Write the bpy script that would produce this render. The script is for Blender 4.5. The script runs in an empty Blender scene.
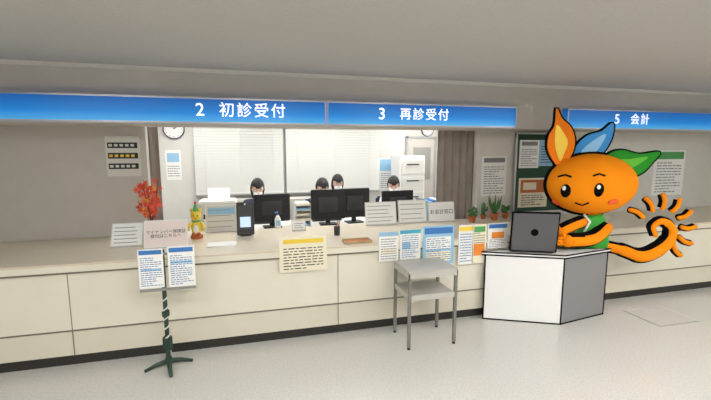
import bpy, bmesh, math, random
from mathutils import Vector, Matrix, Euler
random.seed(7)
sc = bpy.context.scene
try:
    sc.view_settings.view_transform = 'Standard'
except Exception: pass

# ------------------------------------------------ camera / survey helpers
EYE = 1.7; PITCH = math.radians(7.5); YAW = math.radians(15); FPX = 400.0
Fh = Vector((math.sin(YAW), math.cos(YAW), 0)); Rt = Vector((math.cos(YAW), -math.sin(YAW), 0)); Up = Vector((0,0,1))
FW = Fh*math.cos(PITCH) - Up*math.sin(PITCH); UPc = Fh*math.sin(PITCH) + Up*math.cos(PITCH)
CAM = Vector((0,0,EYE))
def ray(px,py):
    return FW + Rt*((px-355.5)/FPX) - UPc*((py-200)/FPX)
def at_Y(px,py,Y):
    d=ray(px,py); return CAM+d*(Y/d.y)
def at_Z(px,py,Z):
    d=ray(px,py); return CAM+d*((Z-EYE)/d.z)
def at_H(px,py,h):
    d=ray(px,py); return CAM+d*(h/d.dot(Fh))

cd = bpy.data.cameras.new('camera'); cam = bpy.data.objects.new('camera', cd)
sc.collection.objects.link(cam); sc.camera = cam
cam.location = CAM; cam.rotation_euler = (math.pi/2-PITCH, 0, -YAW)
cd.sensor_fit='HORIZONTAL'; cd.sensor_width=36; cd.lens = 36*FPX/711; cd.clip_start=0.05

# ------------------------------------------------ materials
def lin(c):
    r=[]
    for v in c:
        v/=255; r.append(v/12.92 if v<=0.04045 else ((v+0.055)/1.055)**2.4)
    return (*r,1)
def mat(name, rgb, rough=0.5, metal=0.0, emit=0.0, noise=0.0, nscale=20, spec=None):
    m=bpy.data.materials.new(name); m.use_nodes=True
    nt=m.node_tree; b=nt.nodes['Principled BSDF']
    b.inputs['Base Color'].default_value=lin(rgb); b.inputs['Roughness'].default_value=rough
    b.inputs['Metallic'].default_value=metal
    if spec is not None: b.inputs['Specular IOR Level'].default_value=spec
    if emit:
        b.inputs['Emission Color'].default_value=lin(rgb); b.inputs['Emission Strength'].default_value=emit
    if noise:
        tc=nt.nodes.new('ShaderNodeTexCoord'); n=nt.nodes.new('ShaderNodeTexNoise'); n.inputs['Scale'].default_value=nscale
        n.inputs['Detail'].default_value=4
        r=nt.nodes.new('ShaderNodeValToRGB'); c=lin(rgb)
        r.color_ramp.elements[0].position=.35; r.color_ramp.elements[1].position=.65
        r.color_ramp.elements[0].color=(*[x*(1-noise) for x in c[:3]],1)
        r.color_ramp.elements[1].color=(*[min(1,x*(1+noise)) for x in c[:3]],1)
        nt.links.new(tc.outputs['Object'],n.inputs['Vector']); nt.links.new(n.outputs['Fac'],r.inputs['Fac'])
        nt.links.new(r.outputs['Color'],b.inputs['Base Color'])
    return m
M_floor=mat('floor_vinyl',(206,205,200),0.16,noise=.07,nscale=70)
M_ceil=mat('ceiling_board',(184,181,176),0.9,noise=.03,nscale=60)
M_wall=mat('wall_paint',(200,197,189),0.8,noise=.02,nscale=8)
M_wallw=mat('wall_white',(216,214,208),0.8,noise=.02,nscale=8)
M_walld=mat('wall_taupe',(194,189,182),0.8,noise=.02,nscale=8)
M_cface=mat('counter_laminate',(228,223,207),0.4,noise=.015,nscale=5)
M_cface2=mat('counter_laminate_lower',(220,214,197),0.4,noise=.015,nscale=5)
M_ctop=mat('counter_top_laminate',(216,205,184),0.3,noise=.02,nscale=30)
M_cedge=mat('counter_edge_wood',(186,160,118),0.45,noise=.08,nscale=15)
M_seam=mat('seam_dark',(120,112,98),0.6)
M_kick=mat('kick_black',(44,42,40),0.5)
M_base=mat('baseboard_brown',(92,82,72),0.5)
M_white=mat('white_plastic',(236,236,234),0.4)
M_offw=mat('offwhite_plastic',(214,213,206),0.45)
M_paper=mat('paper_white',(242,242,240),0.7)
M_cream=mat('paper_cream',(240,232,208),0.7)
M_pink=mat('paper_pink',(240,226,222),0.7)
M_blue=mat('print_blue',(58,120,190),0.6)
M_lblue=mat('print_lightblue',(150,196,226),0.6)
M_cyan=mat('print_cyan',(60,170,200),0.6)
M_green=mat('print_green',(80,160,90),0.6)
M_yel=mat('print_yellow',(240,208,70),0.6)
M_red=mat('print_red',(205,60,50),0.6)
M_orange=mat('print_orange',(236,140,50),0.6)
M_ink=mat('ink',(50,50,54),0.7)
M_gink=mat('ink_grey',(130,132,138),0.7)
M_bink=mat('ink_blue',(92,126,180),0.7)
M_black=mat('black_plastic',(20,20,23),0.4)
M_dark=mat('dark_grey',(50,50,54),0.5)
M_grey=mat('grey_metal',(150,150,148),0.35,metal=.6)
M_steel=mat('steel_painted',(186,184,176),0.4)
M_tab=mat('table_grey',(188,186,178),0.35)
M_tleg=mat('table_leg_grey',(128,126,120),0.4,metal=.2)
M_alu=mat('aluminium',(190,192,194),0.3,metal=.8)
M_gboard=mat('board_green_felt',(46,78,60),0.9,noise=.1,nscale=60)
M_curt=mat('curtain_taupe',(160,150,143),0.9,noise=.05,nscale=10)
M_slat=mat('blind_slat',(216,216,210),0.55)
M_slatb=mat('pane_grey',(150,150,145),0.8)  # even grey of the panel behind the slats and the door window
M_skin=mat('skin',(222,182,156),0.55)
M_hair=mat('hair_black',(20,17,17),0.5)
M_eyew=mat('eye_white',(235,235,235),0.3)
M_lip=mat('lips',(180,100,95),0.5)
M_navy=mat('uniform_navy',(44,52,78),0.8)
M_wcloth=mat('uniform_white',(222,224,230),0.8)
M_pcloth=mat('uniform_lilac',(150,150,178),0.8)
M_terra=mat('terracotta',(196,108,60),0.7)
M_soil=mat('soil',(60,44,34),0.9)
M_leafg=mat('plant_green',(62,110,56),0.5,noise=.2,nscale=30)
M_maple=mat('maple_leaf',(214,80,52),0.6,noise=.2,nscale=30)
M_maple2=mat('maple_leaf_yellow',(232,140,70),0.6)
M_twig=mat('twig_brown',(92,62,42),0.8)
M_pole=mat('pole_green',(38,62,50),0.5,noise=.1,nscale=30)
M_screen=mat('screen_blue',(190,215,245),0.3,emit=.5)
M_lamp=mat('lamp_diffuser',(255,253,249),0.5,emit=23.0)
M_lampv=mat('lamp_diffuser_office',(255,254,252),0.5,emit=21.0)
# mascot paints
C_or=mat('mascot_orange',(250,146,22),0.9,spec=.1); C_blk=mat('mascot_black',(10,10,10),0.9,spec=.1)
C_fl=mat('leaf_flame',(244,130,30),0.8,spec=.1); C_fl2=mat('leaf_flame_yellow',(252,214,90),0.8,spec=.1)
C_bl=mat('leaf_blue',(70,150,220),0.8,spec=.1); C_bl2=mat('leaf_blue_light',(150,205,245),0.8,spec=.1)
C_gr=mat('leaf_green',(46,146,48),0.8,spec=.1); C_gr2=mat('leaf_green_light',(100,190,66),0.8,spec=.1)
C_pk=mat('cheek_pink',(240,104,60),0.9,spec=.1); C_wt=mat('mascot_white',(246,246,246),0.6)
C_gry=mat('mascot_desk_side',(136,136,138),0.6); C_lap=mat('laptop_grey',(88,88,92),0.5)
C_vest=mat('mascot_vest_green',(60,170,60),0.8)

def sign_mat():
    m=bpy.data.materials.new('lightbox_blue'); m.use_nodes=True; nt=m.node_tree; b=nt.nodes['Principled BSDF']
    tc=nt.nodes.new('ShaderNodeTexCoord'); sp=nt.nodes.new('ShaderNodeSeparateXYZ'); r=nt.nodes.new('ShaderNodeValToRGB')
    nt.links.new(tc.outputs['Generated'],sp.inputs[0]); nt.links.new(sp.outputs['Z'],r.inputs[0])
    e=r.color_ramp.elements; e[0].color=lin((70,166,232)); e[1].color=lin((4,92,176)); e[0].position=.05; e[1].position=.9
    x=e.new(.4); x.color=lin((12,124,206))
    nt.links.new(r.outputs[0],b.inputs['Base Color']); nt.links.new(r.outputs[0],b.inputs['Emission Color'])
    b.inputs['Emission Strength'].default_value=.5; b.inputs['Roughness'].default_value=.3
    return m
M_sign=sign_mat(); M_signtxt=mat('sign_text',(255,255,255),0.4,emit=.8)

# ------------------------------------------------ mesh builder
class MB:
    def __init__(s,name,frame=None):
        s.name=name; s.bm=bmesh.new(); s.mats=[]; s.fr=frame
    def mi(s,m):
        if m not in s.mats: s.mats.append(m)
        return s.mats.index(m)
    def merge(s,t,m,smooth=False):
        i=s.mi(m); mp={}
        for v in t.verts:
            mp[v]=s.bm.verts.new(s.fr@v.co if s.fr else v.co)
        for f in t.faces:
            try:
                nf=s.bm.faces.new([mp[v] for v in f.verts]); nf.material_index=i; nf.smooth=smooth
            except ValueError: pass
        t.free()
    def box(s,c,size,m,rot=None,bev=0.0):
        t=bmesh.new(); bmesh.ops.create_cube(t,size=1)
        for v in t.verts: v.co=Vector((v.co.x*size[0],v.co.y*size[1],v.co.z*size[2]))
        if bev>0: bmesh.ops.bevel(t,geom=list(t.edges),offset=bev,segments=2,affect='EDGES')
        R=rot if rot is not None else Matrix.Identity(3)
        for v in t.verts: v.co=R@v.co+Vector(c)
        s.merge(t,m)
    def bb(s,x0,x1,y0,y1,z0,z1,m,bev=0.0):
        s.box(((x0+x1)/2,(y0+y1)/2,(z0+z1)/2),(abs(x1-x0),abs(y1-y0),abs(z1-z0)),m,bev=bev)
    def ell(s,c,r,m,rot=None,seg=24,fn=None):
        t=bmesh.new(); bmesh.ops.create_uvsphere(t,u_segments=seg,v_segments=seg//2+2,radius=1)
        R=rot if rot is not None else Matrix.Identity(3)
        for v in t.verts:
            p=Vector((v.co.x*r[0],v.co.y*r[1],v.co.z*r[2]))
            if fn: p=fn(p,v.co.copy())
            v.co=R@p+Vector(c)
        s.merge(t,m,True)
    def tube(s,pts,rad,m,seg=12,smooth=True,flat=1.0):
        pts=[Vector(p) for p in pts]; n=len(pts)
        if not isinstance(rad,(list,tuple)): rad=[rad]*n
        t=bmesh.new(); rings=[]; prev=None
        for i,p in enumerate(pts):
            d=(pts[min(i+1,n-1)]-pts[max(i-1,0)]).normalized()
            if prev is None:
                a=Vector((0,1,0)) if abs(d.y)<.9 else Vector((0,0,1))
            else: a=prev
            a=(a-d*a.dot(d)).normalized(); prev=a; b=d.cross(a)
            rings.append([t.verts.new(p+(a*math.cos(k*2*math.pi/seg)*flat+b*math.sin(k*2*math.pi/seg))*rad[i]) for k in range(seg)])
        for i in range(n-1):
            for k in range(seg):
                t.faces.new((rings[i][k],rings[i][(k+1)%seg],rings[i+1][(k+1)%seg],rings[i+1][k]))
        t.faces.new(rings[0][::-1]); t.faces.new(rings[-1])
        bmesh.ops.recalc_face_normals(t,faces=t.faces)
        s.merge(t,m,smooth)
    def cyl(s,p0,p1,r0,r1,m,seg=20):
        s.tube([p0,p1],[r0,r1],m,seg,smooth=False)
    def prism(s,pts,off,m,bev=0.0,smooth=False):
        t=bmesh.new(); off=Vector(off)
        a=[t.verts.new(Vector(p)) for p in pts]; b=[t.verts.new(Vector(p)+off) for p in pts]
        t.faces.new(a); t.faces.new(b[::-1]); n=len(a)
        for i in range(n): t.faces.new((a[i],b[i],b[(i+1)%n],a[(i+1)%n]))
        bmesh.ops.recalc_face_normals(t,faces=t.faces)
        s.merge(t,m,smooth)
    def done(s,parent=None):
        me=bpy.data.meshes.new(s.name); s.bm.normal_update(); s.bm.to_mesh(me); s.bm.free()
        for m in s.mats: me.materials.append(m)
        o=bpy.data.objects.new(s.name,me); sc.collection.objects.link(o)
        if parent: o.parent=parent
        return o
def empty(name,loc=(0,0,0),rz=0):
    e=bpy.data.objects.new(name,None); e.location=loc; e.rotation_euler=(0,0,rz); e.empty_display_size=.1
    sc.collection.objects.link(e); return e
def text(name,body,loc,size,m,parent=None,rot=(math.pi/2,0,0),ext=.002,align='CENTER',sx=1,bold=0.0,space=1.0):
    c=bpy.data.curves.new(name,'FONT'); c.body=body; c.size=size; c.extrude=ext; c.align_x=align; c.align_y='CENTER'; c.offset=bold
    c.space_character=space
    c.materials.append(m); o=bpy.data.objects.new(name,c); o.location=loc; o.rotation_euler=rot; o.scale=(sx,1,1)
    sc.collection.objects.link(o)
    if parent: o.parent=parent
    return o

# ------------------------------------------------ ROOM SHELL
CF=3.41; CT=.83; CH=2.36; CB=4.34; WL=4.36
XL,XR,YB,YF=-3.2,8.0,7.0,-3.0
def shell(name,*a,m=None):
    b=MB(name); b.bb(*a,m); return b.done()
shell('floor',XL-.1,XR+.1,YF-.1,YB+.1,-.1,0,m=M_floor)
shell('ceiling',XL-.1,XR+.1,YF-.1,YB+.1,CH,CH+.1,m=M_ceil)
shell('wall_left',XL-.1,XL,YF,YB,0,CH,m=M_wall)
shell('wall_right',XR,XR+.1,YF,YB,0,CH,m=M_wall)
shell('wall_back',XL,XR,YB,YB+.1,0,CH,m=M_wallw)
shell('wall_front',XL,XR,YF-.1,YF,0,CH,m=M_wall)
xo=at_Y(147,160,WL).x; xr=at_Y(478,160,WL).x
shell('wall_counter_left',XL,xo,WL,WL+.1,0,CH,m=M_walld)
shell('wall_counter_right',xr,XR,WL,WL+.1,0,CH,m=M_wallw)
shell('wall_office_right',3.6,3.7,WL+.1,YB,0,CH,m=M_wallw)
shell('wall_office_left',-1.9,-1.8,WL+.1,YB,0,CH,m=M_wall)
SY=3.66
zs1=at_Y(102,95,SY).z; zs0=at_Y(102,121,SY).z
shell('wall_soffit',XL,XR,SY+.08,WL,zs0-.01,CH,m=M_walld)
shell('trim_1',XL,XR,SY+.055,SY+.08,CH-.03,CH,m=M_offw)
shell('baseboard_left',XL,XL+.012,YF,CF,0,.08,m=M_base)
shell('baseboard_right',XR-.012,XR,YF,CF,0,.08,m=M_base)
shell('baseboard_back',-1.8,3.6,YB-.012,YB,0,.08,m=M_base)

# lights
def troffer(x0,x1,y0,y1,m):
    b=MB('ceiling_light'); z=CH
    b.bb(x0-.03,x1+.03,y0-.03,y0,z-.03,z,M_white); b.bb(x0-.03,x1+.03,y1,y1+.03,z-.03,z,M_white)
    b.bb(x0-.03,x0,y0,y1,z-.03,z,M_white); b.bb(x1,x1+.03,y0,y1,z-.03,z,M_white)
    b.bb(x0,x1,y0,y1,z-.02,z,m); b.done()
for x in (-2.4,-.4,1.6,3.6,5.6):
    troffer(x,x+1.25,1.02,1.30,M_lamp); troffer(x,x+1.25,-.4,-.15,M_lamp)
for x in (-1.0,2.4,5.8): troffer(x,x+1.25,-1.9,-1.65,M_lamp)
for x in (-1.2,.5,2.2):
    troffer(x,x+1.2,4.75,5.0,M_lampv); troffer(x,x+1.2,6.1,6.35,M_lampv)

# ------------------------------------------------ COUNTER
cx0,cx1=XL+.03,XR-.03
b=MB('reception_counter')
b.bb(cx0,cx1,CF,CB-.05,.09,.75,M_cface2)
b.bb(cx0,cx1,CF+.03,CB-.05,0,.09,M_kick)
b.bb(cx0,cx1,CF-.008,CF,.30,.75,M_cface)
b.bb(cx0,cx1,CF-.010,CF,.288,.30,M_seam)
b.bb(cx0,cx1,CF-.025,CB,.75,.765,M_seam)
b.bb(cx0,cx1,CF-.035,CB,.765,.815,M_cface,bev=.004)
b.bb(cx0,cx1,CF-.035,CB,.815,CT,M_ctop)
for px in (-60,70,338,560,760):
    x=at_Y(px,300,CF).x; b.bb(x-.003,x+.003,CF-.0095,CF-.007,.09,.75,M_seam)
b.done()

# ------------------------------------------------ SIGNS
def lightbox(px0,px1,name='lightbox_sign'):
    x0=at_Y(px0,108,SY).x if px0>-100 else cx0; x1=at_Y(px1,108,SY).x
    x1=min(x1,cx1)
    b=MB(name); b.bb(x0,x1,SY,SY+.075,zs0,zs1,M_sign)
    b.bb(x0,x1,SY-.008,SY,zs1-.008,zs1+.006,M_alu); b.bb(x0,x1,SY-.008,SY,zs0-.006,zs0+.006,M_alu)
    b.bb(x1-.012,x1,SY-.008,SY,zs0,zs1,M_alu); b.bb(x0,x0+.012,SY-.008,SY,zs0,zs1,M_alu)
    return b.done()
s1=lightbox(-200,326); s2=lightbox(327,517); s3=lightbox(568,800)
zc=(zs0+zs1)/2
def st(p,px,body,sz,sp=1.1):
    q=at_Y(px,110,SY-.004); text('lettering',body,(q.x,SY-.004,zc),sz,M_signtxt,p,bold=.0004,space=sp)
st(s1,200,'2',.15); st(s1,253,'初診受付',.13,1.22)
st(s2,382,'3',.15); st(s2,425,'再診受付',.12,1.22)
st(s3,618,'5',.15); st(s3,641,'会計',.13,1.22)

# ------------------------------------------------ flat printed items
def poster(name,px0,py0,px1,py1,Y,paper,rects=(),lines=None,th=.004,ink=M_gink):
    a=at_Y(px0,py0,Y); c=at_Y(px1,py1,Y); d=at_Y(px0,py1,Y); e=at_Y(px1,py0,Y)
    x0,x1=a.x,c.x; z1=(a.z+e.z)/2; z0=(c.z+d.z)/2; W=x1-x0; H=z1-z0
    b=MB(name); b.bb(x0,x1,Y-th,Y,z0,z1,paper)
    k=.001
    for (u0,v0,u1,v1,m) in rects:
        b.bb(x0+u0*W,x0+u1*W,Y-th-k,Y-th+.0005,z1-v1*H,z1-v0*H,m); k+=.0003
    if lines:
        u0,v0,u1,v1,n=lines; n=int(n*1.4)
        for i in range(n):
            v=v0+(v1-v0)*(i+.5)/n; u=u0
            end=u1 if random.random()<.7 else u0+(u1-u0)*random.uniform(.5,.9)
            while u<end:
                w=min(random.uniform(.05,.18),end-u)
                b.bb(x0+u*W,x0+(u+w)*W,Y-th-.002,Y-th+.0005,z1-(v+.16*(v1-v0)/n)*H,z1-(v-.16*(v1-v0)/n)*H,ink); u+=w+.03
    return b.done()
PF=CF-.036
poster('counter_notice',279,236,327,271,PF,M_cream,[(.08,.08,.92,.2,M_yel)],(.08,.3,.92,.95,6),ink=M_dark)
poster('leaflet',379,232,398,261,PF,M_paper,[(0,0,1,.14,M_lblue),(.1,.55,.9,.75,M_cream)],(.1,.2,.9,.95,7))
poster('leaflet',400,230,420,259,PF,M_paper,[(0,0,1,.12,M_cyan),(.1,.4,.5,.65,M_lblue)],(.1,.15,.9,.95,8),ink=M_bink)
poster('leaflet',423,226,453,264,PF,M_lblue,[(.05,.04,.95,.2,M_blue),(.1,.28,.9,.6,M_paper),(.1,.66,.9,.92,M_cream)],(.12,.3,.88,.9,8),ink=M_bink)
poster('leaflet',459,225,472,264,PF,M_paper,[(.05,.04,.95,.15,M_yel)],(.1,.2,.9,.95,8),ink=M_bink)
poster('leaflet',473,224,485,263,PF,M_cream,[(.1,.06,.9,.2,M_green),(.1,.5,.9,.8,M_orange)],(.1,.2,.9,.5,4))
poster('leaflet',488,223,507,248,PF,M_paper,[(.05,.04,.95,.2,M_blue),(.2,.35,.8,.6,M_orange)],(.1,.62,.9,.95,4))
W1=WL-.002
poster('notice_board',105,136,142,176,W1,M_offw,[(.06,.16,.94,.30,M_ink),(.06,.42,.94,.56,M_ink),(.06,.68,.94,.82,M_ink)]+[(.1+k*.16,a,.2+k*.16,a+.06,mm) for a,mm in ((.2,M_offw),(.46,M_yel),(.72,M_offw)) for k in range(5)],th=.02)
poster('column_poster',482,156,505,196,W1,M_paper,[(.08,.05,.92,.16,M_gink)],(.1,.24,.9,.95,9))
gb=at_Y(516,135,WL); gc=at_Y(553,211,WL); BW=WL-.012
bd=MB('bulletin_board'); z1,z0=gb.z+.02,gc.z+.01
bd.bb(gb.x,gc.x+.15,BW-.02,BW,z0,z1,M_gboard)
for (x0,x1,a,c) in ((gb.x-.02,gb.x,z0,z1),(gc.x+.15,gc.x+.17,z0,z1)): bd.bb(x0,x1,BW-.03,BW,a,c,M_alu)
for z in (z0,z1): bd.bb(gb.x-.02,gc.x+.17,BW-.03,BW,z-.01,z+.01,M_alu)
bd.done()
BP=BW-.021
poster('board_flyer',520,140,538,168,BP,M_paper,[(.1,.06,.9,.2,M_gink)],(.1,.3,.9,.95,6))
poster('board_flyer',540,140,552,166,BP,M_lblue,[],(.1,.2,.9,.9,5),ink=M_ink)
poster('board_flyer',519,178,546,207,BP,M_cream,[(.06,.06,.94,.5,M_terra),(.15,.15,.6,.4,M_cream)],(.1,.55,.9,.95,4),ink=M_ink)
poster('health_poster',590,134,606,160,W1,M_paper,[(.1,.08,.9,.3,M_blue)],(.1,.35,.9,.95,6))
poster('payment_guide_poster',655,150,681,195,W1,M_paper,[(.05,.04,.95,.2,M_green)],(.1,.25,.9,.95,8))

# ------------------------------------------------ leaflet stand
sp=at_Z(169,361,0); sp.y=3.20; sp.x=at_Z(169,368,0).x
b=MB('leaflet_stand'); X,Y=sp.x,sp.y
for a in (0,math.pi/2):
    dx,dy=math.cos(a+.25),math.sin(a+.25); LL=.17
    b.tube([(X-dx*LL,Y-dy*LL,.012),(X-dx*.09,Y-dy*.09,.04),(X,Y,.055),(X+dx*.09,Y+dy*.09,.04),(X+dx*LL,Y+dy*LL,.012)],[.012,.016,.022,.016,.012],M_pole)
b.cyl((X,Y,.04),(X,Y,.92),.016,.016,M_pole)
b.cyl((X,Y,.05),(X,Y,.09),.03,.02,M_pole)
pts=[(X+.019*math.cos(k*.5),Y+.019*math.sin(k*.5),.12+k*.006) for k in range(76)]
b.tube(pts,.006,M_offw,6)
b.box((X,Y,.20),(.065,.05,.11),M_pole,bev=.008); b.box((X,Y,.44),(.05,.04,.05),M_pole,bev=.006)
b.ell((X,Y,.925),(.02,.02,.02),M_pole)
YS=Y-.02
a=at_Y(137,249,YS); c=at_Y(196,288,YS)
b.bb(a.x,c.x,YS-.004,YS+.004,c.z-.0,c.z+.02,M_grey); b.bb(a.x,c.x,YS-.004,YS+.004,a.z-.06,a.z-.04,M_grey)
b.done()
poster('leaflet',137,249,165,288,YS-.005,M_paper,[(.05,.03,.95,.14,M_blue),(.1,.5,.9,.56,M_lblue)],(.08,.2,.92,.96,10),ink=M_bink)
poster('leaflet',167,246,196,286,YS-.005,M_paper,[(.05,.03,.95,.14,M_blue),(.1,.36,.9,.42,M_lblue)],(.08,.2,.92,.96,10),ink=M_bink)

# ------------------------------------------------ small two-tier table
b=MB('metal_side_table'); x0,x1,y0,y1,zt=1.25,1.70,2.96,3.32,.68
b.bb(x0,x1,y0,y1,zt-.02,zt,M_tab,bev=.004)
b.bb(x0,x1,y0,y0+.012,zt-.06,zt-.02,M_tab); b.bb(x0,x1,y1-.012,y1,zt-.06,zt-.02,M_tab)
b.bb(x0,x0+.012,y0,y1,zt-.06,zt-.02,M_tab); b.bb(x1-.012,x1,y0,y1,zt-.06,zt-.02,M_tab)
for x in (x0+.014,x1-.014):
    for y in (y0+.014,y1-.014):
        b.bb(x-.012,x+.012,y-.012,y+.012,.02,zt-.02,M_tleg); b.cyl((x,y,0),(x,y,.02),.014,.012,M_black)
b.bb(x0+.01,x1-.01,y0+.01,y1-.01,.44,.455,M_tab); b.bb(x0+.01,x1-.01,y0+.005,y0+.012,.425,.475,M_tab)
b.bb(x0+.01,x1-.01,y1-.012,y1-.005,.425,.475,M_tab); b.bb(x0+.005,x0+.012,y0+.01,y1-.01,.425,.475,M_tab)
b.done()

# ------------------------------------------------ counter-top things
def on_top(px,py): return at_Z(px,py,CT)
def board(name,px0,px1,pyb,pyt,paper,frame,lines,body=None,tilt=12,rects=(),n=5):
    c=on_top((px0+px1)/2,pyb); Y=c.y
    x0=at_Y(px0,pyb,Y).x; x1=at_Y(px1,pyb,Y).x; H=at_Y((px0+px1)/2,pyt,Y).z-CT; W=x1-x0
    R=Matrix.Rotation(math.radians(-tilt),3,'X'); e=empty(name,(c.x,c.y,CT))
    b=MB('panel')
    def bx(u0,u1,v0,v1,y0,y1,m):
        cc=R@Vector(((u0+u1)/2,(y0+y1)/2,(v0+v1)/2)); b.box(cc,(u1-u0,y1-y0,v1-v0),m,rot=R)
    bx(-W/2,W/2,.006,H,0,.008,frame); bx(-W/2+.008,W/2-.008,.014,H-.008,-.002,0,paper)
    for (u0,v0,u1,v1,m) in rects: bx(-W/2+u0*W,-W/2+u1*W,H-v1*H,H-v0*H,-.003,-.001,m)
    for i in range(lines):
        v=.02+(H-.05)*(i+.6)/lines
        bx(-W/2+.025,W/2-.025-random.uniform(0,.25)*W,v-.003,v+.003,-.003,-.001,M_gink)
    b.tube([R@Vector((0,.008,H*.8)),(0,H*.5,.004)],.004,M_alu,6)
    b.bb(-W/2,W/2,-.006,.02,0,.008,M_alu)
    b.done(e)
    if body:
        p=R@Vector((0,-.004,H*.5))
        text('lettering',body,(p.x,p.y,p.z),W/n,M_ink,e,rot=(math.radians(90-tilt),0,0),ext=.0005)
    return e
board('notice_stand',110,143,247,222,M_paper,M_offw,5,tilt=28)
board('notice_stand',119,146,232,209,M_offw,M_gink,4,tilt=10)
board('reception_notice_board',144,188,248,220,M_pink,M_white,0,body='マイナンバー保険証\n受付はこちらへ',tilt=18,n=9.8)
board('desk_sign',366,397,225,202,M_paper,M_offw,5,tilt=10)
board('desk_sign',399,427,223,200,M_paper,M_offw,4,tilt=10)
board('desk_sign',429,455,222,202,M_paper,M_offw,0,body='お会計窓口',tilt=10,n=5.6)
board('notice_stand',206,238,232,205,M_offw,M_paper,4,tilt=8,rects=[(.08,.1,.92,.35,M_lblue)])
board('small_price_card',292,306,231,220,M_paper,M_offw,3,tilt=12)
# maple branch vase
VY=4.0
c=Vector((at_Y(151,221,VY).x,VY,CT))
b=MB('maple_branch_vase'); v=c
prof=[(0,.035),(.02,.045),(.06,.05),(.1,.035),(.13,.02),(.15,.026)]
b.tube([(v.x,v.y,CT+z) for z,r in prof],[r for z,r in prof],M_terra,18)
for i in range(11):
    a=random.uniform(0,6.28); LL=random.uniform(.22,.44); lean=random.uniform(.02,.12)
    p1=Vector((v.x,v.y,CT+.14)); p3=Vector((v.x+math.cos(a)*lean,v.y+math.sin(a)*lean*.5,CT+.14+LL)); p2=(p1+p3)/2+Vector((.01,0,.02))
    b.tube([p1,p2,p3],[.004,.003,.002],M_twig,6)
    for k in range(8):
        q=p1.lerp(p3,random.uniform(.3,1.05))+Vector((random.uniform(-.05,.05),random.uniform(-.04,.02),random.uniform(-.02,.03)))
        rr=random.uniform(.022,.038); pts=[]
        R=Euler((random.uniform(-.5,.5),random.uniform(0,6),random.uniform(-.5,.5))).to_matrix()
        for j in range(10):
            r2=rr if j%2==0 else rr*.42
            pts.append(q+R@Vector((math.cos(j*.6283)*r2,0,math.sin(j*.6283)*r2)))
        b.prism(pts,R@Vector((0,.0015,0)),random.choice([M_maple,M_maple,M_maple2]))
b.done()
# yellow toy figurine
c=on_top(197,238); x,y=c.x,c.y
b=MB('toy_figurine',Matrix.Translation((x,y,CT))@Matrix.Diagonal((1.15,1.15,1.35,1))@Matrix.Translation((-x,-y,-CT)))
b.cyl((x,y,CT),(x,y,CT+.02),.05,.05,M_terra)
b.ell((x,y,CT+.075),(.042,.035,.055),M_yel); b.ell((x,y-.012,CT+.07),(.028,.028,.04),M_white)
b.ell((x,y,CT+.16),(.042,.036,.04),M_yel)
for sx in (-1,1):
    b.ell((x+sx*.03,y,CT+.2),(.014,.01,.016),M_yel); b.ell((x+sx*.015,y-.033,CT+.165),(.005,.004,.006),M_black)
    b.tube([(x+sx*.035,y,CT+.11),(x+sx*.06,y-.015,CT+.085),(x+sx*.058,y-.03,CT+.06)],[.013,.012,.01],M_yel,8)
    b.ell((x+sx*.02,y-.02,CT+.03),(.018,.026,.014),M_terra)
b.ell((x,y-.034,CT+.15),(.012,.01,.008),M_orange)
b.cyl((x,y,CT+.195),(x,y,CT+.25),.026,.005,M_green); b.cyl((x,y,CT+.12),(x,y,CT+.13),.035,.035,M_green)
b.ell((x,y,CT+.255),(.01,.01,.01),M_red)
b.done()
# card reader terminal
c=on_top(246,237); x,y=c.x,c.y
b=MB('card_reader_terminal')
b.box((x,y+.02,CT+.012),(.15,.14,.024),M_offw,bev=.006)
R=Matrix.Rotation(math.radians(-14),3,'X')
b.tube([(x,y+.05,CT+.02),(x,y+.06,CT+.12)],.018,M_dark,10)
b.box((x,y+.02,CT+.18),(.165,.022,.32),M_black,rot=R,bev=.006)
n=R@Vector((0,-.0125,0))
b.box(Vector((x,y+.02,CT+.19))+n,(.135,.003,.23),M_dark,rot=R)
b.box(Vector((x,y+.02,CT+.19))+R@Vector((0,-.0145,-.045)),(.1,.002,.10),M_screen,rot=R)
b.cyl(Vector((x,y+.02,CT+.18))+R@Vector((0,-.011,.14)),Vector((x,y+.02,CT+.18))+R@Vector((0,-.015,.14)),.008,.008,M_alu)
b.box((x,y-.045,CT+.028),(.1,.05,.01),M_dark,bev=.003)
b.done()
# coin tray
c=on_top(357,242); b=MB('coin_tray'); x,y=c.x,c.y
b.box((x,y,CT+.004),(.26,.13,.008),M_terra,bev=.003)
for sx in (-1,1): b.box((x+sx*.126,y,CT+.012),(.008,.13,.024),M_cedge,bev=.003)
for sy in (-1,1): b.box((x,y+sy*.062,CT+.012),(.26,.008,.024),M_cedge,bev=.003)
b.done()
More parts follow.
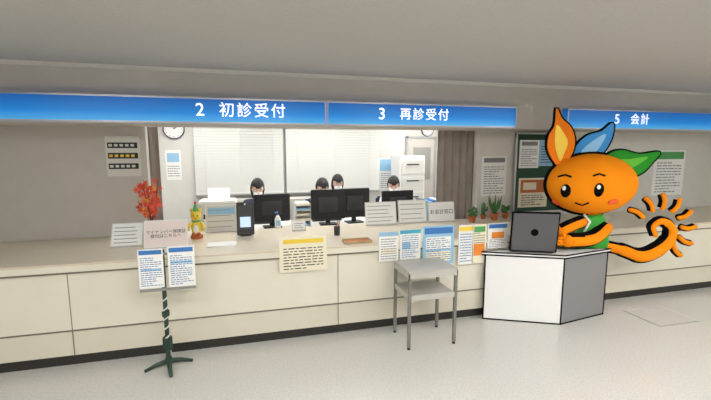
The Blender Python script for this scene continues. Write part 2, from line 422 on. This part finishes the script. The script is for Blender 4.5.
# pen cup and form stack
c=on_top(337,235); x,y=c.x,c.y; b=MB('pen_cup'); b.tube([(x,y,CT),(x,y,CT+.09)],[.028,.032],M_dark,16)
for k in range(5): b.tube([(x+random.uniform(-.015,.015),y+random.uniform(-.012,.012),CT+.05),(x+random.uniform(-.04,.04),y+random.uniform(-.02,.02),CT+.15)],.004,random.choice([M_blue,M_red,M_black,M_alu]),6)
b.done()
c=on_top(222,245); x,y=c.x,c.y; b=MB('form_stack')
for k in range(4): b.box((x,y,CT+.002+k*.003),(.24,.16,.003),M_paper,rot=Matrix.Rotation(.06*k-.1,3,'Z'))
b.done()
c=on_top(278,228); x,y=c.x,c.y; b=MB('sanitizer_bottle')
b.tube([(x,y,CT),(x,y,CT+.01),(x,y,CT+.1),(x,y,CT+.125),(x,y,CT+.14)],[.03,.033,.033,.02,.012],M_white,16)
b.cyl((x,y,CT+.14),(x,y,CT+.175),.006,.006,M_blue); b.tube([(x,y,CT+.175),(x-.035,y-.02,CT+.172)],.007,M_blue,8); b.bb(x-.024,x+.024,y-.036,y-.031,CT+.03,CT+.09,M_lblue); b.done()
def pot(name,px,py,r,kind):
    c=on_top(px,py); x,y=c.x,c.y; b=MB(name)
    b.tube([(x,y,CT),(x,y,CT+r*1.3),(x,y,CT+r*1.3),(x,y,CT+r*1.6)],[r*.7,r*.95,r*1.1,r*1.12],M_terra,18)
    b.cyl((x,y,CT+r*1.55),(x,y,CT+r*1.63),r*.95,r*.95,M_soil)
    z=CT+r*1.6
    if kind=='aloe':
        for i in range(14):
            a=i*2.4; LL=random.uniform(.12,.24); w=.015
            p0=Vector((x,y,z)); p2=p0+Vector((math.cos(a)*LL*.4,math.sin(a)*LL*.4,LL)); p1=p0+Vector((math.cos(a)*LL*.26,math.sin(a)*LL*.26,LL*.45))
            b.tube([p0,p1,p2],[w,w*.85,.001],M_leafg,8)
    elif kind=='cactus':
        b.tube([(x,y,z),(x,y,z+.05),(x,y,z+.13),(x,y,z+.155)],[.02,.026,.024,.006],M_leafg,10)
        b.tube([(x+.02,y,z+.05),(x+.05,y,z+.06),(x+.052,y,z+.1)],[.012,.013,.006],M_leafg,8)
    else:
        for i in range(26):
            a=random.uniform(0,6.28); q=Vector((x+math.cos(a)*r*.9,y+math.sin(a)*r*.9,z+random.uniform(.01,.09)))
            b.tube([(x,y,z),q],.0025,M_leafg,5); b.ell(q,(.02,.02,.009),M_leafg,seg=8,rot=Euler((random.uniform(-1,1),random.uniform(-1,1),0)).to_matrix())
    b.done()
pot('potted_bush_plant',472,222,.046,'bush'); pot('potted_aloe',494,220,.052,'aloe'); pot('potted_cactus',483,219,.032,'cactus'); pot('potted_bush_plant',505,218,.042,'bush')

# ------------------------------------------------ OFFICE INTERIOR
def clock(px,py,Y,r):
    p=at_Y(px,py,Y); Y-=.001; b=MB('round_clock')
    b.cyl((p.x,Y,p.z),(p.x,Y-.035,p.z),r,r,M_dark,32); b.cyl((p.x,Y-.035,p.z),(p.x,Y-.038,p.z),r*.9,r*.9,M_white,32)
    for k in range(12):
        a=k*math.pi/6; b.box((p.x+math.sin(a)*r*.78,Y-.039,p.z+math.cos(a)*r*.78),(.012,.002,.012),M_ink)
    b.tube([(p.x,Y-.041,p.z),(p.x+r*.4,Y-.041,p.z+r*.25)],.006,M_ink,6); b.tube([(p.x,Y-.042,p.z),(p.x-r*.1,Y-.042,p.z+r*.7)],.004,M_ink,6); b.done()
clock(174,129,YB,.16); clock(427,130,YB,.12)
def window(i,px0,px1):
    x0=at_Y(px0,150,YB).x; x1=at_Y(px1,150,YB).x; z0,z1=.92,2.3
    b=MB('window_%d'%i)
    for (a,c,d,e) in ((x0,x0+.04,z0,z1),(x1-.04,x1,z0,z1),(x0,x1,z0-.03,z0+.02),(x0,x1,z1,z1+.04)): b.bb(a,c,YB-.06,YB,d,e,M_alu)
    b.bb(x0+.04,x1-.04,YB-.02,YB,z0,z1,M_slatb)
    b.bb((x0+x1)/2-.02,(x0+x1)/2+.02,YB-.04,YB-.02,z0,z1,M_alu); b.done()
    b=MB('venetian_blind'); R=Matrix.Rotation(math.radians(62),3,'X')
    z=z0+.05
    while z<z1-.02:
        b.box(((x0+x1)/2,YB-.09,z),(x1-x0-.02,.050,.002),M_slat,rot=R); z+=.046
    b.bb(x0,x1,YB-.12,YB-.06,z1-.03,z1+.02,M_slat); b.bb(x0+.01,x1-.01,YB-.105,YB-.075,z0+.005,z0+.025,M_slat)
    for f in (.12,.5,.88):
        xx=x0+(x1-x0)*f; b.bb(xx-.004,xx+.004,YB-.117,YB-.114,z0+.02,z1-.03,M_white)
    b.done()
window(1,194,283); window(2,285,378)
def cabinet(x0,x1,y0,y1,h,name='filing_cabinet',n=2,m=M_offw):
    b=MB(name); b.bb(x0,x1,y0,y1,.05,h,m,bev=.006); b.bb(x0+.02,x1-.02,y0+.02,y1,0,.05,M_dark)
    w=(x1-x0)/n
    for i in range(n):
        b.bb(x0+i*w+.01,x0+(i+1)*w-.01,y0-.012,y0,.07,h-.03,M_steel,bev=.003); b.bb(x0+(i+1)*w-.06,x0+(i+1)*w-.03,y0-.022,y0-.012,h*.5,h*.5+.1,M_dark)
    b.done()
xa=at_Y(196,150,6.7).x; xb=at_Y(366,150,6.7).x
cabinet(xa,xb,6.58,6.86,.86,n=6,m=M_walld)
xa=at_Y(398,150,6.5).x; xb=at_Y(423,150,6.5).x
b=MB('tall_white_rack'); b.bb(xa,xb,6.4,6.86,.05,1.56,M_white,bev=.01); b.bb(xa+.02,xb-.02,6.42,6.84,0,.05,M_dark)
for k in range(5): b.bb(xa+.03,xb-.03,6.385,6.4,.12+k*.28,.36+k*.28,M_offw,bev=.004); b.bb(xa+.12,xb-.12,6.375,6.386,.28+k*.28,.30+k*.28,M_dark)
b.done()
poster('calendar_sheet',379,158,397,190,YB-.002,M_paper,[(.05,.04,.95,.4,M_lblue)],(.1,.45,.9,.95,6))
dx0=at_Y(407,150,YB).x; dx1=at_Y(433,150,YB).x; DY=YB-.012
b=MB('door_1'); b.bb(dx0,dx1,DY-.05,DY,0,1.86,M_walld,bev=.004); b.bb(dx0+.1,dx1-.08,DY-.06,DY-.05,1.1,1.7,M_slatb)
b.bb(dx0-.04,dx0,DY-.06,DY,0,1.9,M_alu); b.bb(dx1,dx1+.03,DY-.06,DY,0,1.9,M_alu); b.bb(dx0-.04,dx1+.03,DY-.06,DY,1.86,1.9,M_alu)
b.cyl((dx0+.06,DY-.05,1.0),(dx0+.06,DY-.1,1.0),.02,.02,M_alu); b.done()
def curtain(px0,px1,Y,m,z0=.05,z1=2.3):
    x0=at_Y(px0,160,Y).x; x1=at_Y(px1,160,Y).x; n=int((x1-x0)/.012)
    b=MB('curtain'); t=bmesh.new(); A=[];B=[]
    for i in range(n+1):
        x=x0+(x1-x0)*i/n; y=Y+.022*math.sin(i*.75)+.006*math.sin(i*.31)
        A.append(t.verts.new((x,y,z0))); B.append(t.verts.new((x,y-.003,z1)))
    for i in range(n): t.faces.new((A[i],A[i+1],B[i+1],B[i]))
    b.merge(t,m,True); b.tube([(x0-.03,Y,z1+.01),(x1+.03,Y,z1+.01)],.01,M_alu,8); b.done()
curtain(437,484,4.52,M_curt); curtain(143,160,4.52,M_curt)
poster('staff_notice',165,150,182,180,YB-.002,M_paper,[(.1,.1,.9,.4,M_lblue)],(.1,.5,.9,.9,4))

def desk(x0,x1,y0,y1,z=.72):
    b=MB('office_desk'); b.bb(x0,x1,y0,y1,z-.03,z,M_offw,bev=.005)
    b.bb(x0+.02,x1-.02,y0+.02,y0+.04,.2,z-.03,M_steel)
    for x in (x0+.03,x1-.03):
        for y in (y0+.05,y1-.05): b.bb(x-.02,x+.02,y-.02,y+.02,0,z-.03,M_grey)
    b.done()
desk(-.85,.72,4.72,5.42); desk(.74,1.55,4.72,5.42); desk(1.57,2.9,4.72,5.42)
def monitor(px,Y,w=.5,h=.30,zb=.72,rz=0):
    x=at_Y(px,210,Y).x; e=MB('computer_monitor',Matrix.Translation((x,Y,zb))@Matrix.Rotation(rz,4,'Z'))
    e.box((0,0,.008),(.22,.17,.016),M_black,bev=.004); e.bb(-.03,.03,.0,.02,.016,.2,M_black)
    e.box((0,-.01,.07+h/2),(w,.035,h),M_black,bev=.008); e.box((0,-.03,.07+h/2),(w*.55,.03,h*.5),M_dark,bev=.008)
    e.bb(-w/2+.012,w/2-.012,.0075,.009,.082,.07+h-.012,M_screen)
    for k in range(6): e.bb(-.08,.08,-.046,-.0445,.16+k*.02,.166+k*.02,M_black)
    e.done()
monitor(272,4.98,.44,.34,rz=.1); monitor(328,4.98,.44,.38,rz=-.05); monitor(354,5.03,.42,.38,rz=.1); monitor(397,4.98,.46,.34,rz=.1)
def kb(x,y):
    b=MB('keyboard'); b.box((x,y,.73),(.4,.13,.018),M_dark,bev=.004)
    for r in range(4):
        for k in range(12): b.box((x-.175+k*.0318,y-.045+r*.03,.742),(.026,.024,.008),M_black)
    b.done()
def printer(px,Y,zb,w=.4,h=.28,d=.36):
    x=at_Y(px,210,Y).x; b=MB('printer')
    b.box((x,Y,zb+h/2),(w,d,h),M_offw,bev=.015); b.bb(x-w*.38,x+w*.38,Y-d/2-.004,Y-d/2+.002,zb+h*.45,zb+h*.6,M_dark)
    b.box((x,Y-d/2-.03,zb+h*.42),(w*.7,.08,.01),M_white); b.bb(x-w*.42,x+w*.42,Y-d/2-.006,Y-d/2,zb+.02,zb+h*.35,M_white)
    b.box((x,Y+d*.3,zb+h+.06),(w*.6,.01,.14),M_paper,rot=Matrix.Rotation(-.35,3,'X')); b.bb(x+w*.2,x+w*.4,Y-d/2-.008,Y-d/2,zb+h*.7,zb+h*.9,M_gink); b.done()
printer(219,5.0,.72,.42,.36)
b=MB('paper_file_rack'); x=at_Y(302,210,5.05).x; Y=5.05
for k in range(5): b.bb(x-.09,x+.09,Y-.13,Y+.13,.72+k*.065,.726+k*.065,M_offw); b.bb(x-.08,x+.08,Y-.12,Y+.1,.726+k*.065,.75+k*.065,random.choice([M_paper,M_lblue,M_cream]))
for sx in (-1,1): b.bb(x+sx*.09-.003,x+sx*.09+.003,Y-.13,Y+.13,.72,1.0,M_offw)
b.done()
b=MB('binder_row'); x=at_Y(419,210,5.0).x
for k in range(7): b.bb(x+k*.05,x+k*.05+.045,4.9,5.12,.72,1.0+random.uniform(-.03,.02),random.choice([M_blue,M_white,M_lblue,M_gink,M_cream]))
b.done()

# people
def chair(x,y,rz):
    b=MB('office_chair',Matrix.Translation((x,y,0))@Matrix.Rotation(rz,4,'Z'))
    b.box((0,-.02,.40),(.46,.42,.07),M_navy,bev=.03); b.box((0,.25,.72),(.42,.06,.42),M_navy,bev=.028)
    b.tube([(0,.12,.36),(0,.26,.40),(0,.29,.55)],.02,M_dark,8); b.cyl((0,0,.1),(0,0,.37),.025,.03,M_dark)
    for k in range(5):
        a=k*2*math.pi/5; b.tube([(0,0,.1),(math.cos(a)*.24,math.sin(a)*.24,.065)],[.025,.016],M_dark,8); b.ell((math.cos(a)*.24,math.sin(a)*.24,.03),(.03,.03,.03),M_black,seg=12)
    b.done()
def skinmesh(name,verts,edges,radii,m,parent,root=0):
    me=bpy.data.meshes.new(name); me.from_pydata(verts,edges,[]); o=bpy.data.objects.new(name,me); sc.collection.objects.link(o); o.parent=parent
    me.materials.append(m); md=o.modifiers.new('skin','SKIN'); md.use_smooth_shade=True
    for i,r in enumerate(radii):
        sv=me.skin_vertices[0].data[i]; sv.radius=r if isinstance(r,tuple) else (r,r); sv.use_root=(i==root)
    sd=o.modifiers.new('sub','SUBSURF'); sd.levels=2; sd.render_levels=2
    return o
def person(x,y,rz,cloth,longhair,mask,desk_hands=True,head_tilt=.15,turn=0.0):
    e=empty('office_worker',(x,y,0),rz)
    wz=.785 if desk_hands else .60; wy=-.36 if desk_hands else -.30; wx=.11
    V=[(0,.02,.56),(0,.03,.72),(0,.02,.88),(0,.01,.985)]; R=[(.15,.11),(.125,.095),(.15,.10),(.055,.05)]
    E=[(0,1),(1,2),(2,3)]
    for s in (-1,1):
        i=len(V); V+=[(s*.155,.015,.935),(s*.215,-.06,.74),(s*wx,wy,wz)]; R+=[.055,.043,.032]; E+=[(2,i),(i,i+1),(i+1,i+2)]
        i=len(V); V+=[(s*.1,-.05,.535),(s*.12,-.42,.53),(s*.12,-.42,.1),(s*.12,-.53,.045)]; R+=[.085,.062,.042,.036]; E+=[(0,i),(i,i+1),(i+1,i+2),(i+2,i+3)]
    skinmesh('body',V,E,R,cloth,e)
    fr=Matrix.Translation((0,-.01,1.03))@Matrix.Rotation(turn,4,'Z')@Matrix.Rotation(head_tilt,4,'X')
    b=MB('head',fr)
    def hf(p,n):
        if n.z<0: p.x*=1+.28*n.z; p.y=p.y*(1+.15*n.z)-.012*(-n.z)
        return p
    b.ell((0,-.005,.125),(.074,.092,.115),M_skin,fn=hf)
    b.tube([(0,.02,-.07),(0,.015,.0),(0,.01,.06)],[.052,.046,.048],M_skin,14)
    for s in (-1,1):
        b.ell((s*.075,.008,.115),(.012,.02,.03),M_skin,seg=12)
        b.ell((s*.03,-.088,.13),(.014,.008,.006),M_eyew,seg=12); b.ell((s*.03,-.095,.13),(.006,.004,.006),M_black,seg=10)
        b.box((s*.03,-.093,.148),(.03,.006,.004),M_hair)
    b.tube([(0,-.092,.13),(0,-.104,.105),(0,-.108,.094)],[.007,.011,.012],M_skin,8)
    b.ell((0,-.09,.065),(.022,.008,.006),M_lip,seg=12)
    if mask:
        t=bmesh.new(); bmesh.ops.create_uvsphere(t,u_segments=24,v_segments=16,radius=1)
        for v in t.verts: v.co=Vector((v.co.x*.072,v.co.y*.108,v.co.z*.056))
        bmesh.ops.delete(t,geom=[v for v in t.verts if v.co.y>-.035],context='VERTS')
        for v in t.verts: v.co+=Vector((0,-.008,.072))
        b.merge(t,M_paper,True)
        for s in (-1,1): b.tube([(s*.066,-.05,.09),(s*.078,.0,.13)],.002,M_paper,5)
    b.done(e)
    h=MB('hair',fr); t=bmesh.new(); bmesh.ops.create_uvsphere(t,u_segments=32,v_segments=24,radius=1)
    dele=[]
    for v in t.verts:
        n=v.co.copy(); v.co=Vector((n.x*.088,n.y*.108,n.z*.130))
        if n.y<-.35 and n.z<.22+.1*abs(n.x): dele.append(v)
        elif n.z<-.35 and not longhair: dele.append(v)
        if longhair and n.z<-.1: v.co.z-= .07*(-n.z); v.co.x*=1.05
    bmesh.ops.delete(t,geom=dele,context='VERTS')
    for v in t.verts: v.co+=Vector((0,.002,.136))
    h.merge(t,M_hair,True)
    ho=h.done(e); so=ho.modifiers.new('thick','SOLIDIFY'); so.thickness=.012; so.offset=0
    for s in (-1,1):
        hd=MB('hand',Matrix.Translation((s*wx,wy,wz)))
        hd.ell((0,-.045,-.005),(.038,.048,.014),M_skin,seg=14); hd.tube([(0,.02,0),(0,-.02,-.002)],[.024,.026],M_skin,10)
        for k,(fx,LL) in enumerate(((-.027,.062),(-.009,.072),(.009,.067),(.027,.052))):
            hd.tube([(fx,-.075,-.003),(fx*1.15,-.075-LL*.45,.004),(fx*1.2,-.075-LL*.8,-.006),(fx*1.2,-.075-LL,-.022)],[.0095,.009,.0082,.006],M_skin,8)
        hd.tube([(-s*.028,-.02,-.004),(-s*.05,-.045,-.004),(-s*.056,-.075,-.01)],[.012,.0105,.007],M_skin,8)
        hd.done(e)
def xat(px,Y): return at_Y(px,188,Y).x
for (px,Y,rz,cl,lh,hands,tl,tn) in ((257,5.72,.0,M_navy,True,True,.42,.1),(321,5.66,.05,M_navy,False,True,.5,.0),(337,6.14,-.2,M_pcloth,True,False,.3,.2),(393,5.72,-.1,M_wcloth,False,True,.45,-.2)):
    x=xat(px,Y)
    if hands: kb(x,5.26)
    person(x,Y,rz,cl,lh,True,hands,tl,tn); chair(x,Y+.02,rz)

# ------------------------------------------------ MASCOT WITH DESK AND LAPTOP
H0=3.97
O=at_H(592,183,H0)
FRM=Matrix(((Rt.x,Fh.x,0,O.x),(Rt.y,Fh.y,0,O.y),(0,0,1,O.z),(0,0,0,1)))
def L(px,py,y=0.0):
    p=at_H(px,py,H0+y)-O
    return Vector((p.dot(Rt),y,p.z))
def smooth_poly(pts,n=5):
    out=[]; N=len(pts)
    for i in range(N):
        p0,p1,p2,p3=[Vector((*pts[(i+k-1)%N],0)) for k in range(4)]
        for j in range(n):
            t=j/n; q=.5*((2*p1)+(p2-p0)*t+(2*p0-5*p1+4*p2-p3)*t*t+(3*p1-p0-3*p2+p3)*t**3)
            out.append((q.x,q.y))
    return out
def smooth_line(pts,n=5):
    out=[]; N=len(pts)
    for i in range(N-1):
        p0=Vector(pts[max(i-1,0)]);p1=Vector(pts[i]);p2=Vector(pts[i+1]);p3=Vector(pts[min(i+2,N-1)])
        for j in range(n):
            t=j/n; out.append(.5*((2*p1)+(p2-p0)*t+(2*p0-5*p1+4*p2-p3)*t*t+(3*p1-p0-3*p2+p3)*t**3))
    out.append(Vector(pts[-1])); return out
mc=empty('cartoon_mascot_figure')
def grow(pts,g):
    N=len(pts); ar=sum(pts[i][0]*pts[(i+1)%N][1]-pts[(i+1)%N][0]*pts[i][1] for i in range(N)); s=1 if ar>0 else -1; out=[]
    for i in range(N):
        a=Vector(pts[i-1]);c=Vector(pts[(i+1)%N]); d=(c-a)
        if d.length<1e-6: d=Vector((1,0))
        d.normalize(); out.append((pts[i][0]+s*d.y*g,pts[i][1]-s*d.x*g))
    return out
def leaf(name,pts,col,col2,vein,y=0.02):
    b=MB(name,FRM); sp_=smooth_poly(pts,5)
    b.prism([L(*p,y) for p in grow(sp_,1.5)],(0,.035,0),C_blk)
    b.prism([L(*p,y-.012) for p in sp_],(0,.014,0),col)
    b.prism([L(*p,y-.018) for p in smooth_poly(vein,5)],(0,.008,0),col2)
    b.done(mc)
leaf('leaf_orange',[(557,108),(562,118),(571,127),(575,139),(573,152),(566,163),(561,169),(553,160),(548,149),(549,136),(555,125)],C_fl,C_fl2,[(557,125),(563,132),(568,142),(564,154),(560,161),(556,150),(555,138)])
leaf('leaf_blue',[(613,123),(613,134),(608,146),(600,156),(588,164),(578,169),(572,165),(573,153),(579,143),(589,135),(602,131)],C_bl,C_bl2,[(606,134),(600,147),(590,157),(579,163),(582,151),(593,141)],y=.04)
leaf('leaf_green',[(660,152),(652,163),(642,173),(627,178),(611,177),(600,171),(601,162),(609,154),(622,150),(640,154)],C_gr,C_gr2,[(648,157),(634,167),(620,171),(608,168),(615,160),(630,159)],y=.0)
b=MB('head',FRM)
hc=L(591,184); rx=(L(635,184)-L(547,184)).x/2; rz=(L(592,154)-L(592,214)).z/2; ry=.26
b.ell(hc,(rx,ry,rz),C_or,seg=48)
ring=[hc+Vector((math.cos(k*math.pi/36)*(rx+.006),.03,math.sin(k*math.pi/36)*(rz+.006))) for k in range(73)]
b.tube(ring,.018,C_blk,8)
def onhead(px,py,extra=0.0):
    q=L(px,py); x,z=q.x-hc.x,q.z-hc.z
    for it in range(3):
        y=-ry*math.sqrt(max(.02,1-(x/rx)**2-(z/rz)**2))
        qq=L(px,py,y); x,z=qq.x-hc.x,qq.z-hc.z
    y=-ry*math.sqrt(max(.02,1-(x/rx)**2-(z/rz)**2)); n=Vector((x/rx**2,y/ry**2,z/rz**2)).normalized()
    return hc+Vector((x,y,z))+n*extra, n
def patch(px,py,a,c,m,th=.006,ex=0):
    p,n=onhead(px,py,ex); R=Vector((0,-1,0)).rotation_difference(n).to_matrix(); b.ell(p,(a,th,c),m,rot=R,seg=20)
for (ex,ey) in ((566,191),(599,190)):
    patch(ex,ey,.044,.066,C_blk,.02); patch(ex-1,ey-3,.017,.022,C_wt,.012,.016)  # small white spot is a highlight painted onto each eye
    pts=[onhead(ex-6+k*3,ey-14-(2-abs(k-2))*1.0,.004)[0] for k in range(5)]; b.tube(pts,.009,C_blk,6)
patch(556,203,.045,.03,C_pk,.012); patch(613,202,.055,.034,C_pk,.012)
pts=[onhead(575+k*2.3,202.5+(3-abs(k-3))*.9,.004)[0] for k in range(7)]; b.tube(pts,.008,C_blk,6)
patch(582,204.8,.022,.012,M_red,.008)
b.ell(L(566,163,.02),(.05,.06,.05),C_or); b.ell(L(582,160,.02),(.05,.06,.05),C_or)
b.done(mc)
b=MB('body',FRM); yb=.05
def P(px,py,y): return L(px,py,y)
zf=-O.z
c0=P(592,232,yb)
b.tube([P(592,208,yb),P(592,218,yb),P(592,232,yb),P(592,246,yb),(c0.x,yb,c0.z-.35),(c0.x,yb,c0.z-.42)],[.07,.11,.14,.14,.12,.08],C_or,20,flat=.6)
b.tube([P(592,214,yb),P(592,222,yb),P(592,234,yb),P(592,250,yb)],[.105,.135,.16,.165],C_vest,20,flat=.62)
b.tube([P(584,214,-.045),P(590,222,-.075),P(584,232,-.07)],.012,C_wt,8)
for s in (-1,1):
    b.tube([(c0.x+s*.06,yb,c0.z-.3),(c0.x+s*.065,yb,zf+.12),(c0.x+s*.065,yb,zf+.04)],[.06,.05,.05],C_or,14)
    b.ell((c0.x+s*.065,yb-.02,zf+.04),(.06,.08,.04),C_or)
b.done(mc)
b=MB('arms',FRM)
def stroke(pts,r,y0,m=C_or,out=.014):
    P3=smooth_line([P(p[0],p[1],p[2] if len(p)>2 else y0) for p in pts]); n=len(P3)
    rr=[r]*n if not isinstance(r,(list,tuple)) else [r[min(len(r)-1,int(i*len(r)/n))] for i in range(n)]
    b.tube([q+Vector((0,.022,0)) for q in P3],[a+out for a in rr],C_blk,14); b.tube(P3,rr,m,14)
    b.ell(P3[-1],(rr[-1],rr[-1],rr[-1]),m,seg=14); b.ell(P3[0],(rr[0],rr[0],rr[0]),m,seg=14)
stroke([(606,228,-.02),(592,239,-.12),(568,241,-.2)],.06,0)
stroke([(582,222,-.02),(572,226,-.1),(560,232,-.16)],.05,0)
for (hx,hy,hh) in ((564,241,-.22),(558,232,-.17)):
    for k in range(3): b.ell(P(hx-4,hy-3+k*3,hh-.02),(.03,.022,.016),C_or,seg=12)
    b.ell(P(hx,hy-5,hh-.02),(.016,.018,.028),C_or,seg=12)
b.done(mc)
b=MB('sun_tail',FRM)
stroke([(604,246,0.03),(622,250,-.0),(640,256,-.05),(656,251,-.05),(669,240,-.05),(671,228,-.05),(662,221,-.05),(653,226,-.05),(655,235,-.05)],[.05,.06,.065,.065,.06,.05,.042,.035,.03,.025],0)
cx,cy=662,228
for ang in (150,118,88,58,30,2,-28,-56):
    a=math.radians(ang); r0,r1=20,33
    if ang in (150,): r0,r1=22,36
    stroke([(cx+math.cos(a)*r0,cy-math.sin(a)*r0,-.05),(cx+math.cos(a)*(r0+r1)/2+math.sin(a)*1.5,cy-math.sin(a)*(r0+r1)/2+math.cos(a)*1.5,-.05),(cx+math.cos(a)*r1,cy-math.sin(a)*r1,-.05)],.022,0,out=.012)
b.done(mc)
# desk: closed box-fronted desk standing on the floor
b=MB('mascot_desk'); zt=.69
A=Vector((2.18,3.36,0)); Bn=Vector((2.86,3.03,0)); Cn=Vector((3.50,3.13,0)); Dn=Vector((3.12,3.21,0)); En=Vector((2.62,3.368,0))
top=[A,Bn,Cn,Dn,En]
b.prism([p+Vector((0,0,zt-.03)) for p in top],(0,0,.03),C_wt)
def edge(p,q,z,r=.007): b.tube([p+Vector((0,0,z)),q+Vector((0,0,z))],r,C_blk,6)
for i in range(5):
    edge(top[i],top[(i+1)%5],zt-.003); edge(top[i],top[(i+1)%5],zt-.03)
cen=Vector((2.86,3.17,0))
def panel(p,q,m,z0=.0,e=True):
    n=(q-p).normalized().cross(Up); n=-n if n.dot(cen-p)<0 else n
    b.prism([p+Vector((0,0,z0)),q+Vector((0,0,z0)),q+Vector((0,0,zt-.03)),p+Vector((0,0,zt-.03))],n*.018,m)
    if e:
        edge(p,q,z0+.007)
        for r in (p,q): b.tube([r+Vector((0,0,z0)),r+Vector((0,0,zt-.03))],.007,C_blk,6)
A2,B2,C2=[p.lerp(cen,.05) for p in (A,Bn,Cn)]
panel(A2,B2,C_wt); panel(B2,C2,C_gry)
b.done()
# laptop
ang=math.radians(-24)
LF=Matrix.Translation((2.61,3.18,zt))@Matrix.Rotation(ang,4,'Z')
b=MB('laptop',LF)
b.box((0,.08,.012),(.38,.155,.018),C_lap,bev=.004); b.bb(-.17,.17,.03,.11,.021,.024,C_blk)
R=Matrix.Rotation(math.radians(8),3,'X')
b.box(R@Vector((0,0,.205))+Vector((0,-.004,.012)),(.43,.018,.40),C_blk,rot=R,bev=.006)
b.box(R@Vector((0,-.009,.205))+Vector((0,-.004,.012)),(.405,.006,.375),C_lap,rot=R,bev=.003)
p=R@Vector((0,-.0125,.205))+Vector((0,-.004,.012)); b.cyl(p,p+R@Vector((0,-.002,0)),.035,.035,C_blk,24)
b.bb(-.19,.19,-.001,.006,.02,.04,C_blk)
b.done()
b=MB('floor_access_hatch'); hx,hy=4.0,2.95; b.bb(hx-.25,hx+.25,hy-.2,hy+.2,0,.002,M_alu); b.bb(hx-.235,hx+.235,hy-.185,hy+.185,.0,.003,M_floor); b.done()

w=bpy.data.worlds.new('world'); sc.world=w; w.use_nodes=True
w.node_tree.nodes['Background'].inputs[0].default_value=(.9,.95,1,1); w.node_tree.nodes['Background'].inputs[1].default_value=.3
